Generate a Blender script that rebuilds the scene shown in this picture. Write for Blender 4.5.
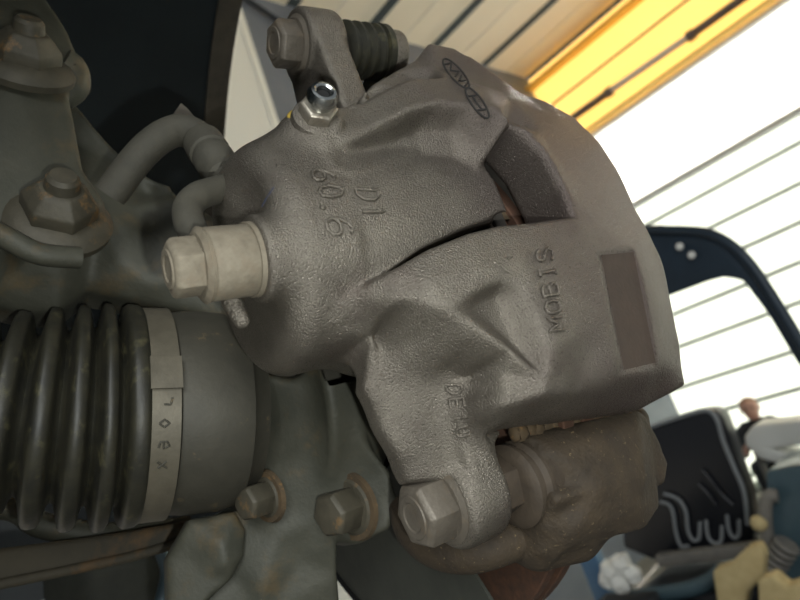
import bpy, bmesh, math, random
import numpy as np
from mathutils import Vector, Matrix
from mathutils.geometry import delaunay_2d_cdt
from mathutils.bvhtree import BVHTree

for o in list(bpy.data.objects): bpy.data.objects.remove(o)
SC = bpy.context.scene
COL = SC.collection
random.seed(4); np.random.seed(4)

# ------------------------------------------------------------------ camera
# working axes: x along the wheel axle (outboard), y towards the photographer, z up; Blender's y is the opposite one (away).
# Working unit is the millimetre, origin on the caliper piston axis at height H0.
H0 = 1.83
FPX = 610.0
_u = np.array([.819, .146, .555]); _u /= np.linalg.norm(_u)
_t = np.array([-.324, .914, .237]); _t -= _u*(_t@_u); _t /= np.linalg.norm(_t)
_w = np.cross(_t, _u)
MC = np.array([_u, _w, _t])
CAM = -(MC@np.array([-50., 12., 205.]))

cd = bpy.data.cameras.new('camera'); cam = bpy.data.objects.new('camera', cd); COL.objects.link(cam)
SC.camera = cam
cd.sensor_width = 36.0; cd.lens = 36.0*FPX/800.0; cd.clip_start = .01; cd.clip_end = 200
FLIP = np.array([1., -1., 1.])
R_, U_, F_ = MC[:, 0]*FLIP, MC[:, 1]*FLIP, MC[:, 2]*FLIP
cam.matrix_world = Matrix(((R_[0], U_[0], -F_[0], CAM[0]*.001), (R_[1], U_[1], -F_[1], -CAM[1]*.001),
                           (R_[2], U_[2], -F_[2], CAM[2]*.001+H0), (0, 0, 0, 1)))
cd.dof.use_dof = True; cd.dof.focus_distance = .205; cd.dof.aperture_fstop = 15.0

# ------------------------------------------------------------------ world, light, exposure
SC.view_settings.view_transform = 'Standard'; SC.view_settings.look = 'None'
SC.view_settings.gamma = 1.0; SC.view_settings.use_curve_mapping = False
SC.view_settings.exposure = 0.15
W = bpy.data.worlds.new('world'); SC.world = W; W.use_nodes = True
bg = W.node_tree.nodes['Background']; bg.inputs['Color'].default_value = (.90, .96, 1, 1); bg.inputs['Strength'].default_value = .19
sl = bpy.data.lights.new('sun', 'SUN'); sun = bpy.data.objects.new('sun', sl); COL.objects.link(sun)
sl.energy = 14.0; sl.angle = math.radians(1.0); sl.color = (1, .95, .86)
sun.rotation_euler = Vector((-.80, -.25, -.55)).to_track_quat('-Z', 'Y').to_euler()   # shines in from outside the right-hand wall
sun.location = (12, 5, 9)
# soft fill lamp added behind the photographer to model the metal
al = bpy.data.lights.new('soft_fill', 'AREA'); fill = bpy.data.objects.new('soft_fill', al); COL.objects.link(fill)
al.shape = 'RECTANGLE'; al.size = 1.8; al.size_y = 1.4; al.energy = 66; al.color = (.97, 1, 1)
fill.location = (-1.3, -2.5, 2.9)
fill.rotation_euler = (Vector((0, 0, H0))-fill.location).to_track_quat('-Z', 'Y').to_euler()

# the phone's own flash, beside the lens: its shadows fall up and to the left of every bolt
fl_d = bpy.data.lights.new('phone_flash', 'POINT'); flash = bpy.data.objects.new('phone_flash', fl_d); COL.objects.link(flash)
fl_d.energy = 1.35; fl_d.shadow_soft_size = .0025; fl_d.color = (.96, 1, .97)
flash.location = Vector((CAM*FLIP*.001+np.array([0, 0, H0])+R_*.016-U_*.018).tolist())

# ------------------------------------------------------------------ pixel helpers (photo frame 800x600)
def ray(px, py): return MC@np.array([(px-400)/FPX, (300-py)/FPX, 1.0])
def V(px, py, y=None, x=None, z=None, d=None):
    r = ray(px, py)
    if y is not None: s = (y-CAM[1])/r[1]
    elif x is not None: s = (x-CAM[0])/r[0]
    elif z is not None: s = (z-CAM[2])/r[2]
    else: s = d
    return CAM+r*s

# ------------------------------------------------------------------ object helpers
def to_world(v): return np.asarray(v, float)*FLIP*.001+np.array([0, 0, H0])
def wloc(o):
    p = np.zeros(3)
    while o is not None: p += np.array(o.location); o = o.parent
    return p
def mk(name, vf, mat, parent=None, smooth=40, base=None):
    """one mesh object from millimetre vertices; smooth = crease angle"""
    v, f = vf
    v = to_world(v)
    if parent is None:
        if base is None: base = np.array([(v[:, 0].min()+v[:, 0].max())/2, (v[:, 1].min()+v[:, 1].max())/2, v[:, 2].min()])
        off = base
    else: off = wloc(parent)
    me = bpy.data.meshes.new(name)
    me.from_pydata((v-off).tolist(), [], f if isinstance(f, list) else f.tolist())
    me.update()
    bm = bmesh.new(); bm.from_mesh(me); bmesh.ops.recalc_face_normals(bm, faces=bm.faces); bm.to_mesh(me); bm.free()
    if smooth is not None:
        me.shade_smooth()
        if smooth < 180: me.set_sharp_from_angle(angle=math.radians(smooth))
    o = bpy.data.objects.new(name, me); COL.objects.link(o)
    if parent is None: o.location = base
    else: o.parent = parent
    me.materials.append(mat)
    return o
def tag(o, label, cat, group=None, kind=None):
    o['label'] = label; o['category'] = cat
    if group: o['group'] = group
    if kind: o['kind'] = kind
    return o
def struct(o, label=None):
    o['kind'] = 'structure'
    if label: o['label'] = label
    return o
def thing(name, label, cat, loc_mm, group=None):
    o = bpy.data.objects.new(name, None); COL.objects.link(o)
    o.location = to_world(loc_mm); o.empty_display_size = .02
    return tag(o, label, cat, group)
def join(*parts):
    vs, fs, n = [], [], 0
    for v, f in parts:
        v = np.asarray(v, float); vs.append(v)
        fs += [[i+n for i in q] for q in (f if isinstance(f, list) else f.tolist())]
        n += len(v)
    return np.vstack(vs), fs
def frame(d, hint=(0, 0, 1)):
    d = np.asarray(d, float); d = d/np.linalg.norm(d)
    h = np.asarray(hint, float)
    if abs(d@h)/np.linalg.norm(h) > .95: h = np.array([1., 0, 0])
    a = np.cross(h, d); a /= np.linalg.norm(a); b = np.cross(d, a)
    return d, a, b
def lathe(o, d, prof, seg=32, rot=0, hint=(0, 0, 1), cap=True):
    o = np.asarray(o, float); d, a, b = frame(d, hint)
    th = np.arange(seg)*2*math.pi/seg+rot
    vs = []
    for s, r in prof:
        vs.append(o+d*s+r*(np.cos(th)[:, None]*a+np.sin(th)[:, None]*b))
    v = np.vstack(vs); f = []
    for i in range(len(prof)-1):
        for k in range(seg):
            k2 = (k+1) % seg
            f.append([i*seg+k, i*seg+k2, (i+1)*seg+k2, (i+1)*seg+k])
    if cap:
        f.append(list(range(seg))[::-1]); f.append([(len(prof)-1)*seg+k for k in range(seg)])
    return v, f
def tube(path, rad, seg=16, closed=False, cap=True):
    p = [np.asarray(q, float) for q in path]; n = len(p)
    rr = rad if hasattr(rad, '__len__') else [rad]*n
    vs = []; A = None
    for i in range(n):
        tn = p[min(i+1, n-1)]-p[max(i-1, 0)]
        if closed: tn = p[(i+1) % n]-p[(i-1) % n]
        tn = tn/np.linalg.norm(tn)
        if A is None: _, A, B = frame(tn)
        A = A-tn*(A@tn); A /= np.linalg.norm(A); B = np.cross(tn, A)
        th = np.arange(seg)*2*math.pi/seg
        vs.append(p[i]+rr[i]*(np.cos(th)[:, None]*A+np.sin(th)[:, None]*B))
    f = []
    for i in range(n if closed else n-1):
        j = (i+1) % n
        for k in range(seg):
            k2 = (k+1) % seg
            f.append([i*seg+k, i*seg+k2, j*seg+k2, j*seg+k])
    if cap and not closed:
        f.append(list(range(seg))[::-1]); f.append([(n-1)*seg+k for k in range(seg)])
    return np.vstack(vs), f
def spline(pts, n=8):
    P = [np.asarray(p, float) for p in pts]; P = [2*P[0]-P[1]]+P+[2*P[-1]-P[-2]]
    out = []
    for i in range(1, len(P)-2):
        for k in range(n):
            t = k/n
            out.append(.5*((2*P[i])+(-P[i-1]+P[i+1])*t+(2*P[i-1]-5*P[i]+4*P[i+1]-P[i+2])*t*t+(-P[i-1]+3*P[i]-3*P[i+1]+P[i+2])*t**3))
    out.append(P[-2]); return out
def prism(poly, vec):
    p = np.asarray(poly, float); n = len(p); v = np.vstack([p, p+np.asarray(vec, float)])
    f = [list(range(n))[::-1], [n+i for i in range(n)]]
    for i in range(n): j = (i+1) % n; f.append([i, j, n+j, n+i])
    return v, f
def bevel(vf, w, seg=2, ang=30):
    bm = bmesh.new(); vs = [bm.verts.new(p) for p in np.asarray(vf[0])]
    for q in (vf[1] if isinstance(vf[1], list) else vf[1].tolist()):
        try: bm.faces.new([vs[i] for i in q])
        except ValueError: pass
    bmesh.ops.recalc_face_normals(bm, faces=bm.faces)
    ed = [e for e in bm.edges if len(e.link_faces) == 2 and e.calc_face_angle(0) > math.radians(ang)]
    bmesh.ops.bevel(bm, geom=ed, offset=w, segments=seg, affect='EDGES', profile=.5, clamp_overlap=True)
    bm.verts.index_update()
    v = np.array([x.co[:] for x in bm.verts]); f = [[x.index for x in q.verts] for q in bm.faces]
    bm.free(); return v, f
def box(c, half, ax=None):
    """box from centre, half sizes and (optional) three axes"""
    c = np.asarray(c, float); ax = np.eye(3) if ax is None else np.asarray(ax, float)
    s = np.array([[i, j, k] for i in (-1, 1) for j in (-1, 1) for k in (-1, 1)], float)
    v = c+(s*np.asarray(half))@ax
    return v, [[0, 1, 3, 2], [4, 6, 7, 5], [0, 4, 5, 1], [2, 3, 7, 6], [0, 2, 6, 4], [1, 5, 7, 3]]

# ------------------------------------------------------------------ signed distance modelling
class Grid:
    def __init__(s, lo, hi, h):
        s.lo = np.array(lo, np.float32); s.h = h
        s.n = [int((hi[i]-lo[i])/h)+1 for i in range(3)]
        ax = [np.float32(lo[i])+np.arange(s.n[i], dtype=np.float32)*np.float32(h) for i in range(3)]
        s.x = ax[0][:, None, None]; s.y = ax[1][None, :, None]; s.z = ax[2][None, None, :]
def smin(a, b, k):
    h = np.maximum(k-np.abs(a-b), 0); return np.minimum(a, b)-h*h*(np.float32(.25)/k)
def smax(a, b, k): return -smin(-a, -b, k)
def sd_poly(px, pz, poly):
    """2-D signed distance from broadcastable grids to a polygon"""
    P = np.asarray(poly, np.float32); d = None; sgn = None; n = len(P)
    for i in range(n):
        a = P[i]; b = P[i-1]; e = b-a
        wx = px-a[0]; wz = pz-a[1]
        t = np.clip((wx*e[0]+wz*e[1])/(e@e+1e-9), 0, 1)
        dd = (wx-e[0]*t)**2+(wz-e[1]*t)**2
        c1 = pz >= a[1]; c2 = pz < b[1]; c3 = e[0]*wz > e[1]*wx
        fl = (c1 & c2 & c3) | (~c1 & ~c2 & ~c3)
        s_ = np.where(fl, -1, 1).astype(np.float32)
        d = dd if d is None else np.minimum(d, dd); sgn = s_ if sgn is None else sgn*s_
    return (sgn*np.sqrt(d)).astype(np.float32)
def sd_rod(p, q, axis_pos, r, lo, hi, rnd=0):
    """round rod along the first free axis: p,q are the two cross coordinates, axis_pos the coordinate along"""
    rad = np.sqrt(p*p+q*q)-np.float32(r-rnd); ax = np.maximum(np.float32(lo+rnd)-axis_pos, axis_pos-np.float32(hi-rnd))
    return np.minimum(np.maximum(rad, ax), 0)+np.sqrt(np.maximum(rad, 0)**2+np.maximum(ax, 0)**2)-np.float32(rnd)
def sd_cone2(p, q, a, ra, b, rb):
    """2-D tapered capsule between circles a,ra and b,rb"""
    ba = np.array(b, float)-np.array(a, float); l2 = ba@ba
    t = np.clip(((p-a[0])*ba[0]+(q-a[1])*ba[1])/l2, 0, 1)
    return np.sqrt((p-a[0]-ba[0]*t)**2+(q-a[1]-ba[1]*t)**2)-(ra+(rb-ra)*t)
def sd_cap(G, a, ra, b, rb):
    a = np.array(a, float); ba = np.array(b, float)-a; l2 = ba@ba
    t = np.clip(((G.x-a[0])*ba[0]+(G.y-a[1])*ba[1]+(G.z-a[2])*ba[2])/l2, 0, 1).astype(np.float32)
    return np.sqrt((G.x-a[0]-ba[0]*t)**2+(G.y-a[1]-ba[1]*t)**2+(G.z-a[2]-ba[2]*t)**2).astype(np.float32)-(ra+(rb-ra)*t)
def extrude(d2, ax, lo, hi, k):
    return smax(d2, np.maximum(np.float32(lo)-ax, ax-np.float32(hi)), k)
def surface_nets(G, f):
    s = f < 0
    n = f.shape
    cnt = np.zeros([m-1 for m in n], np.float32); acc = np.zeros([m-1 for m in n]+[3], np.float32)
    def sub(a, i, j, k): return a[i:n[0]-1+i, j:n[1]-1+j, k:n[2]-1+k]
    corners = [(i, j, k) for i in (0, 1) for j in (0, 1) for k in (0, 1)]
    any_ = np.zeros(cnt.shape, bool); all_ = np.ones(cnt.shape, bool)
    for c in corners: q = sub(s, *c); any_ |= q; all_ &= q
    act = any_ & ~all_
    idx = np.argwhere(act)
    pos = np.zeros((len(idx), 3), np.float32); ct = np.zeros(len(idx), np.float32)
    vals = {c: f[idx[:, 0]+c[0], idx[:, 1]+c[1], idx[:, 2]+c[2]] for c in corners}
    for c in corners:
        for a in range(3):
            if c[a]: continue
            e = list(c); e[a] = 1; e = tuple(e)
            va, vb = vals[c], vals[e]; m = (va < 0) != (vb < 0)
            t = np.where(m, va/np.where(m, va-vb, 1), 0)
            p = np.array(c, np.float32)[None]*np.ones((len(idx), 1), np.float32); p[:, a] = t
            pos += p*m[:, None]; ct += m
    pos = (pos/ct[:, None]+idx)*G.h+G.lo
    num = -np.ones(cnt.shape, np.int32); num[act] = np.arange(len(idx))
    quads = []
    for a in range(3):
        b, c = (a+1) % 3, (a+2) % 3
        sl0 = [slice(1, n[i]-1) for i in range(3)]; sl1 = list(sl0)
        sl0[a] = slice(0, n[a]-1); sl1[a] = slice(1, n[a])
        d = s[tuple(sl0)] != s[tuple(sl1)]
        ij = np.argwhere(d); ij[:, b] += 1; ij[:, c] += 1
        flip = s[tuple(sl0)][d]
        def at(db, dc):
            q = ij.copy(); q[:, b] -= db; q[:, c] -= dc; return num[q[:, 0], q[:, 1], q[:, 2]]
        q = np.stack([at(1, 1), at(0, 1), at(0, 0), at(1, 0)], 1)
        q[~flip] = q[~flip][:, ::-1]
        quads.append(q)
    return pos, np.vstack(quads)
def mk_big(name, vf, mat, parent=None, base=None):
    """fast path for dense meshes (already consistently wound)"""
    v, f = vf; v = to_world(v); f = f[:, ::-1]
    if parent is not None: off = wloc(parent)
    else:
        off = base if base is not None else np.array([(v[:, 0].min()+v[:, 0].max())/2, (v[:, 1].min()+v[:, 1].max())/2, v[:, 2].min()])
    me = bpy.data.meshes.new(name); k = f.shape[1]
    me.vertices.add(len(v)); me.vertices.foreach_set('co', (v-off).astype(np.float32).ravel())
    me.loops.add(f.size); me.loops.foreach_set('vertex_index', f.astype(np.int32).ravel())
    me.polygons.add(len(f)); me.polygons.foreach_set('loop_start', np.arange(0, f.size, k, dtype=np.int32))
    me.update(calc_edges=True); me.validate(); me.shade_smooth()
    o = bpy.data.objects.new(name, me); COL.objects.link(o); me.materials.append(mat)
    if parent is None: o.location = off
    else: o.parent = parent
    return o
def blur2(a, sx, sz):
    for ax, s in ((0, sx), (1, sz)):
        if s <= 0: continue
        r = int(3*s)+1; k = np.exp(-.5*(np.arange(-r, r+1)/s)**2); k /= k.sum()
        pad = [(0, 0), (0, 0)]; pad[ax] = (r, r); b = np.pad(a, pad, mode='edge')
        a = sum(k[i]*(b[i:i+a.shape[0]] if ax == 0 else b[:, i:i+a.shape[1]]) for i in range(2*r+1))
    return a
def relief(gx, gz, pts, lines):
    """height over (x,z) from control points (x,y,z) and crease lines, by constrained triangulation"""
    P = [Vector((p[0], p[2])) for p in pts]; H = [p[1] for p in pts]
    E = [(l[i], l[i+1]) for l in lines for i in range(len(l)-1)]
    co, _, tri, ov, _, _ = delaunay_2d_cdt(P, E, [], 0, 1e-4)
    hh = []
    for i, src in enumerate(ov):
        if src: hh.append(H[src[0]])
        else:   # crossing of two crease lines: nearest point decides
            hh.append(H[int(np.argmin([(q-co[i]).length for q in P]))])
    X, Z = np.meshgrid(gx, gz, indexing='ij'); out = np.full(X.shape, np.nan)
    for t in tri:
        a, b, c = [np.array(co[i]) for i in t]
        den = (b[1]-c[1])*(a[0]-c[0])+(c[0]-b[0])*(a[1]-c[1])
        if abs(den) < 1e-9: continue
        l0 = ((b[1]-c[1])*(X-c[0])+(c[0]-b[0])*(Z-c[1]))/den
        l1 = ((c[1]-a[1])*(X-c[0])+(a[0]-c[0])*(Z-c[1]))/den
        l2 = 1-l0-l1; m = (l0 >= -1e-6) & (l1 >= -1e-6) & (l2 >= -1e-6)
        out[m] = (l0*hh[t[0]]+l1*hh[t[1]]+l2*hh[t[2]])[m]
    # outside the hull: carry the nearest known value outwards
    bad = np.isnan(out)
    if bad.any():
        Pn = np.array([[p[0], p[2]] for p in pts]); Hn = np.array(H)
        q = np.stack([X[bad], Z[bad]], 1)
        out[bad] = Hn[((q[:, None, :]-Pn[None])**2).sum(2).argmin(1)]
    return out
# ------------------------------------------------------------------ materials
def N(nt, typ, **kw):
    n = nt.nodes.new(typ)
    for k, v in kw.items():
        if k in n.inputs: n.inputs[k].default_value = v
        else: setattr(n, k, v)
    return n
def rgb(h):
    """sRGB 0-255 triple to linear"""
    return tuple(((c/255/12.92) if c/255 <= .04045 else ((c/255+.055)/1.055)**2.4) for c in h)+(1,)
def mat(name, c1, c2=None, scale=60., rough=.6, metal=0., grain=0., gscale=900., c3=None, s3=25., lo3=.55, hi3=.7,
        rvar=.0, spec=.5, detail=6, bump2=0., b2scale=60., dist=.0006):
    """procedural surface: two-tone noise, optional third tone in patches, grain relief"""
    m = bpy.data.materials.new(name); m.use_nodes = True; nt = m.node_tree; L = nt.links.new
    bs = nt.nodes['Principled BSDF']
    bs.inputs['Roughness'].default_value = rough; bs.inputs['Metallic'].default_value = metal
    bs.inputs['Specular IOR Level'].default_value = spec
    tc = N(nt, 'ShaderNodeTexCoord'); co = tc.outputs['Object']
    col = None
    if c2 is None: bs.inputs['Base Color'].default_value = rgb(c1)
    else:
        nz = N(nt, 'ShaderNodeTexNoise', Scale=scale, Detail=float(detail), Roughness=.65); L(co, nz.inputs['Vector'])
        r = N(nt, 'ShaderNodeMapRange', **{'From Min': .3, 'From Max': .7}); L(nz.outputs['Fac'], r.inputs['Value'])
        mx = N(nt, 'ShaderNodeMix', data_type='RGBA'); L(r.outputs[0], mx.inputs['Factor'])
        mx.inputs[6].default_value = rgb(c1); mx.inputs[7].default_value = rgb(c2); col = mx.outputs[2]
        if c3 is not None:
            n3 = N(nt, 'ShaderNodeTexNoise', Scale=s3, Detail=8., Roughness=.7); L(co, n3.inputs['Vector'])
            r3 = N(nt, 'ShaderNodeMapRange', **{'From Min': lo3, 'From Max': hi3}); L(n3.outputs['Fac'], r3.inputs['Value'])
            m3 = N(nt, 'ShaderNodeMix', data_type='RGBA'); L(r3.outputs[0], m3.inputs['Factor'])
            L(col, m3.inputs[6]); m3.inputs[7].default_value = rgb(c3); col = m3.outputs[2]
        L(col, bs.inputs['Base Color'])
    nrm = None
    if bump2:
        n2 = N(nt, 'ShaderNodeTexNoise', Scale=b2scale, Detail=4.); L(co, n2.inputs['Vector'])
        b2 = N(nt, 'ShaderNodeBump', Strength=bump2, Distance=.004); L(n2.outputs['Fac'], b2.inputs['Height']); nrm = b2.outputs[0]
    if grain:
        ng = N(nt, 'ShaderNodeTexNoise', Scale=gscale, Detail=3., Roughness=.65); L(co, ng.inputs['Vector'])
        b = N(nt, 'ShaderNodeBump', Strength=grain, Distance=dist); L(ng.outputs['Fac'], b.inputs['Height'])
        if nrm: L(nrm, b.inputs['Normal'])
        nrm = b.outputs[0]
        if rvar:
            rr = N(nt, 'ShaderNodeMapRange', **{'From Min': .35, 'From Max': .65, 'To Min': rough-rvar, 'To Max': rough+rvar})
            L(ng.outputs['Fac'], rr.inputs['Value']); L(rr.outputs[0], bs.inputs['Roughness'])
    if nrm: L(nrm, bs.inputs['Normal'])
    return m
M = {}
M['cast'] = mat('cast_iron_caliper', (120, 114, 104), (98, 92, 84), 45, .36, .66, 1.0, 1500, (94, 84, 77), 22, .56, .78, .12, dist=.0006)
_nt = M['cast'].node_tree; _b = _nt.nodes['Principled BSDF']; _src = _b.inputs['Base Color'].links[0].from_socket
_tc = N(_nt, 'ShaderNodeTexCoord'); _sx = N(_nt, 'ShaderNodeSeparateXYZ'); _nt.links.new(_tc.outputs['Object'], _sx.inputs[0])
_nz = N(_nt, 'ShaderNodeTexNoise', Scale=35., Detail=6.); _nt.links.new(_tc.outputs['Object'], _nz.inputs['Vector'])
_ad = N(_nt, 'ShaderNodeMath', operation='MULTIPLY_ADD'); _nt.links.new(_nz.outputs['Fac'], _ad.inputs[0]); _ad.inputs[1].default_value = .05; _nt.links.new(_sx.outputs['X'], _ad.inputs[2])
_mr = N(_nt, 'ShaderNodeMapRange', **{'From Min': .03, 'From Max': .085, 'To Max': .85}); _nt.links.new(_ad.outputs[0], _mr.inputs['Value'])
_mx = N(_nt, 'ShaderNodeMix', data_type='RGBA'); _nt.links.new(_mr.outputs[0], _mx.inputs['Factor']); _nt.links.new(_src, _mx.inputs[6]); _mx.inputs[7].default_value = rgb((84, 73, 70))
_nt.links.new(_mx.outputs[2], _b.inputs['Base Color'])     # darker and browner towards the disc and fingers
M['cast_plain'] = mat('cast_iron_bolt', (104, 97, 87), (82, 76, 67), 150, .55, .3, .4, 700, (104, 90, 72), 70, .52, .7)
M['rust_recess'] = mat('rusted_recess', (66, 53, 44), (53, 43, 36), 90, .75, 0, .3, 600)
M['bracket'] = mat('rusty_bracket', (60, 49, 34), (43, 35, 25), 120, .8, .05, 1., 420, (118, 102, 76), 520, .62, .67)
M['rust'] = mat('rusted_disc', (90, 60, 42), (62, 45, 35), 200, .85, .1, .6, 500, (70, 50, 38), 60, .5, .65)
M['rust_dark'] = mat('dark_rust', (84, 68, 46), (62, 52, 38), 120, .85, 0, .5, 400, (110, 84, 50), 260, .58, .66)
M['steel_bright'] = mat('bright_zinc', (205, 208, 206), (180, 184, 184), 300, .22, 1., .08, 500)
M['steel_dirty'] = mat('dirty_zinc', (156, 150, 138), (118, 110, 98), 250, .4, .6, .3, 500)
M['fitting'] = mat('dusty_fitting', (126, 118, 102), (102, 94, 80), 220, .75, .1, .5, 350, (116, 106, 90), 160, .5, .62)
M['rubber'] = mat('dusty_black_rubber', (30, 30, 26), (50, 48, 36), 90, .5, 0, .25, 500, (92, 88, 62), 120, .56, .78, dist=.0004)
M['bellows'] = mat('dusty_bellows', (66, 56, 44), (50, 42, 33), 120, .7, 0, .3, 500)
M['knuckle'] = mat('painted_knuckle', (73, 72, 61), (57, 58, 49), 45, .62, .1, .35, 450, (100, 82, 52), 30, .54, .78, bump2=.12, b2scale=50)
M['knuckle_bolt'] = mat('dusty_bolt', (80, 75, 62), (60, 57, 47), 90, .6, .15, .3, 500, (128, 98, 60), 60, .58, .7)
M['cup'] = mat('joint_housing', (76, 73, 63), (60, 58, 50), 40, .6, .2, .25, 400, (120, 104, 74), 70, .62, .72)
M['band'] = mat('clamp_band', (108, 102, 88), (88, 83, 71), 90, .55, .3, .2, 500)
M['liner'] = mat('black_plastic_liner', (34, 44, 48), (26, 34, 38), 12, .5, 0, .1, 300)
M['liner_edge'] = mat('liner_flange', (98, 90, 78), (72, 68, 60), 60, .7)
M['arm'] = mat('rusty_control_arm', (72, 66, 52), (56, 52, 42), 40, .75, 0, .3, 300, (112, 84, 50), 24, .52, .7)
M['hose'] = mat('dusty_hose', (72, 69, 59), (58, 56, 48), 90, .75, 0, .25, 600)
M['ink'] = mat('blue_marker', (52, 56, 72), None, rough=.7)
M['yellow_dab'] = mat('yellow_paint_dab', (188, 160, 70), (160, 136, 60), 200, .6)
M['black_hole'] = mat('black_rim_bore_shade', (12, 12, 12), None, rough=.9)
M['shield'] = mat('dust_shield', (64, 66, 58), (52, 54, 48), 60, .7, 0, .2, 300)
M['pad'] = mat('brake_pad_steel', (70, 66, 60), (54, 50, 46), 120, .7, .2, .3, 500)
M['disc'] = mat('brake_disc_edge', (96, 78, 66), (70, 60, 54), 120, .6, .3, .3, 500)
# ------------------------------------------------------------------ the brake caliper body
def cy(px, py, R=38., yc=0., zc=0.):
    """where the sight line meets the piston housing (a cylinder along x)"""
    r = ray(px, py); o = CAM-np.array([0, yc, zc])
    a = r[1]**2+r[2]**2; b = o[1]*r[1]+o[2]*r[2]; c = o[1]**2+o[2]**2-R*R
    s = (-b-math.sqrt(max(b*b-a*c, 0)))/a
    return CAM+r*s
CP = {}; 
def sq(y): return y if y < 42 else 42+(y-42)*.75
def on_plane(px, py, pl):
    r = ray(px, py); n, d = pl; return CAM+r*((d-n@CAM)/(n@r))
def plane3(a, b, c):
    n = np.cross(b-a, c-a); return n, n@a
def cpts(prefix, rows):
    out = []
    for i, (px, py, y) in enumerate(rows):
        k = '%s%d' % (prefix, i)
        if isinstance(y, tuple): CP[k] = cy(px, py, y[0]) if len(y) == 1 else on_plane(px, py, y[0])+np.array([0, y[1], 0])
        else: CP[k] = V(px, py, y=sq(y))
        out.append(k)
    return out
ridge2 = cpts('r', [(335, 168, (39,)), (352, 172, (39.,)), (385, 161, (39.6,)), (420, 149, (40.,)), (455, 152, (40,)), (478, 166, (39.5,))])
valley = cpts('v', [(342, 158, 30.5), (380, 147, 32), (415, 132, 33.5), (450, 131, 36.5), (482, 146, 40)])
ridge1 = cpts('q', [(328, 148, 33), (350, 139, 36.5), (380, 123, 40), (410, 109, 43), (440, 102, 45.5), (470, 105, 48.5), (500, 108, 52)])
plain = cpts('p', [(345, 118, 31), (360, 103, 33), (385, 88, 36), (410, 77, 38.5), (437, 77, 40)])
pocket = cpts('k', [(376, 84, 27), (398, 71, 26), (419, 60, 27), (438, 70, 33)])
for i_ in range(1, 5): CP['h%d' % i_] = CP['p%d' % i_]+np.array([2.6, -9., 2.6])
hid = ['h1', 'h2', 'h3', 'h4']
logoL = cpts('l', [(432, 43, 30), (443, 74, 39)])
topedge = cpts('t', [(455, 48, 30), (480, 62, 33), (500, 76, 37), (520, 92, 40), (545, 100, 41), (575, 117, 41), (600, 142, 42), (622, 176, 42), (637, 210, 42),
                     (648, 229, 43), (663, 264, 43), (676, 326, 42), (685, 383, 38)])
crest = cpts('c', [(522, 127, 53), (547, 153, 54), (566, 188, 54.5), (576, 217, 54.5)])
join_ = cpts('j', [(506, 122, 47), (492, 148, 41)])
soft = cpts('s', [(512, 97, 45), (540, 133, 51), (568, 175, 52), (600, 225, 52.5)])
mid = cpts('m', [(560, 118, 45), (585, 150, 46.5), (608, 190, 47), (622, 225, 48)])
plate = cpts('a', [(600, 252, 54), (637, 252, 50), (655, 300, 49), (622, 374, 53), (660, 364, 47), (600, 320, 55.2), (575, 270, 55.2)])
bottom = cpts('b', [(640, 407, 34), (600, 412, 34), (560, 415, 34), (520, 420, 33), (500, 424, 32)])
under = cpts('u', [(655, 385, 44), (610, 392, 47), (575, 395, 46.5), (540, 400, 44.5), (505, 405, 41)])
armtop = cpts('e', [(345, 298, (38.3,)), (388, 272, 40), (430, 249, 45.5), (470, 233, 49), (500, 226, 51), (540, 222, 53.5)])
ridge = cpts('g', [(400, 302, 40.5), (425, 306, 45), (448, 309, 49.)])
PL = plane3(CP['e0'], CP['g2'], V(547, 380, y=sq(50)))                    # the flat flank under the arm
PG = plane3(on_plane(412, 366, PL), V(428, 478, y=7), V(474, 478, y=9))   # the lug's flank
face = cpts('f', [(372, 328, (PL, 0)), (400, 335, (PL, 0)), (430, 338, (PL, 0)), (462, 345, (PL, 0)), (500, 372, (PL, 0)), (545, 391, 48.5), (480, 383, (PL, -1.5)), (556, 345, 54.6), (548, 300, 55), (520, 262, 54), (480, 268, 52.5), (430, 280, 47.5)])
rim = cpts('i', [(475, 291, 51), (503, 280, 52.6), (524, 288, 53.6), (536, 312, 54), (544, 345, 53), (547, 379, 50.5), (512, 354, (PL, .4)), (478, 330, (PL, .4))])
floor_ = cpts('o', [(467, 309, 45.8), (480, 300, 44.6), (495, 296, 44.6), (501, 310, 43), (511, 332, 43), (531, 364, 45.5), (506, 340, 42.6), (488, 323, 42.8)])
lug = cpts('x', [(416, 372, (PG, 1.)), (412, 400, (PG, 1.)), (416, 440, (PG, .6)), (428, 478, (PG, 0)), (444, 374, (PG, 1.2)), (450, 410, (PG, 1.)), (460, 445, (PG, .5)), (474, 478, (PG, 0)),
                 (382, 352, (PL, -.5)), (393, 378, (PG, -2.)), (402, 420, (PG, -1.5)), (372, 384, (PG, -3)), (393, 432, (PG, -3)), (416, 478, (PG, -4)), (462, 380, (PG, -2.)), (490, 402, 37), (482, 425, 26), (484, 450, 17)])
wall_ = cpts('w', [(349, 325, (37.5,)), (354, 348, (37.,))])
lines = [ridge2, valley, ridge1+crest, plain, hid, pocket+[logoL[1]], [logoL[0], logoL[1], plain[4], ridge1[4]], [logoL[0]]+topedge, soft,
         armtop+[crest[3]], [armtop[0]]+ridge, [ridge[2]]+rim+[ridge[2]], floor_+[floor_[0]], bottom, under, lug[0:4], lug[4:8], lug[8:11], lug[11:14]]
keys = list(CP); kid = {k: i for i, k in enumerate(keys)}
outl = [armtop[0], *armtop[1:], crest[3], crest[2], crest[1], crest[0], join_[0], join_[1], ridge2[5], ridge2[4], ridge2[3], ridge2[2], ridge2[1], ridge2[0], ridge1[0], plain[0], pocket[0], pocket[1], pocket[2],
        logoL[0], *topedge, *bottom, lug[16], lug[17], lug[7], lug[3], lug[13], lug[12], lug[11], wall_[1], wall_[0]]
G = Grid((-30, -46, -116), (150, 62, 116), .8)
gx = G.x[:, 0, 0].astype(float); gz = G.z[0, 0, :].astype(float)
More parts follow.
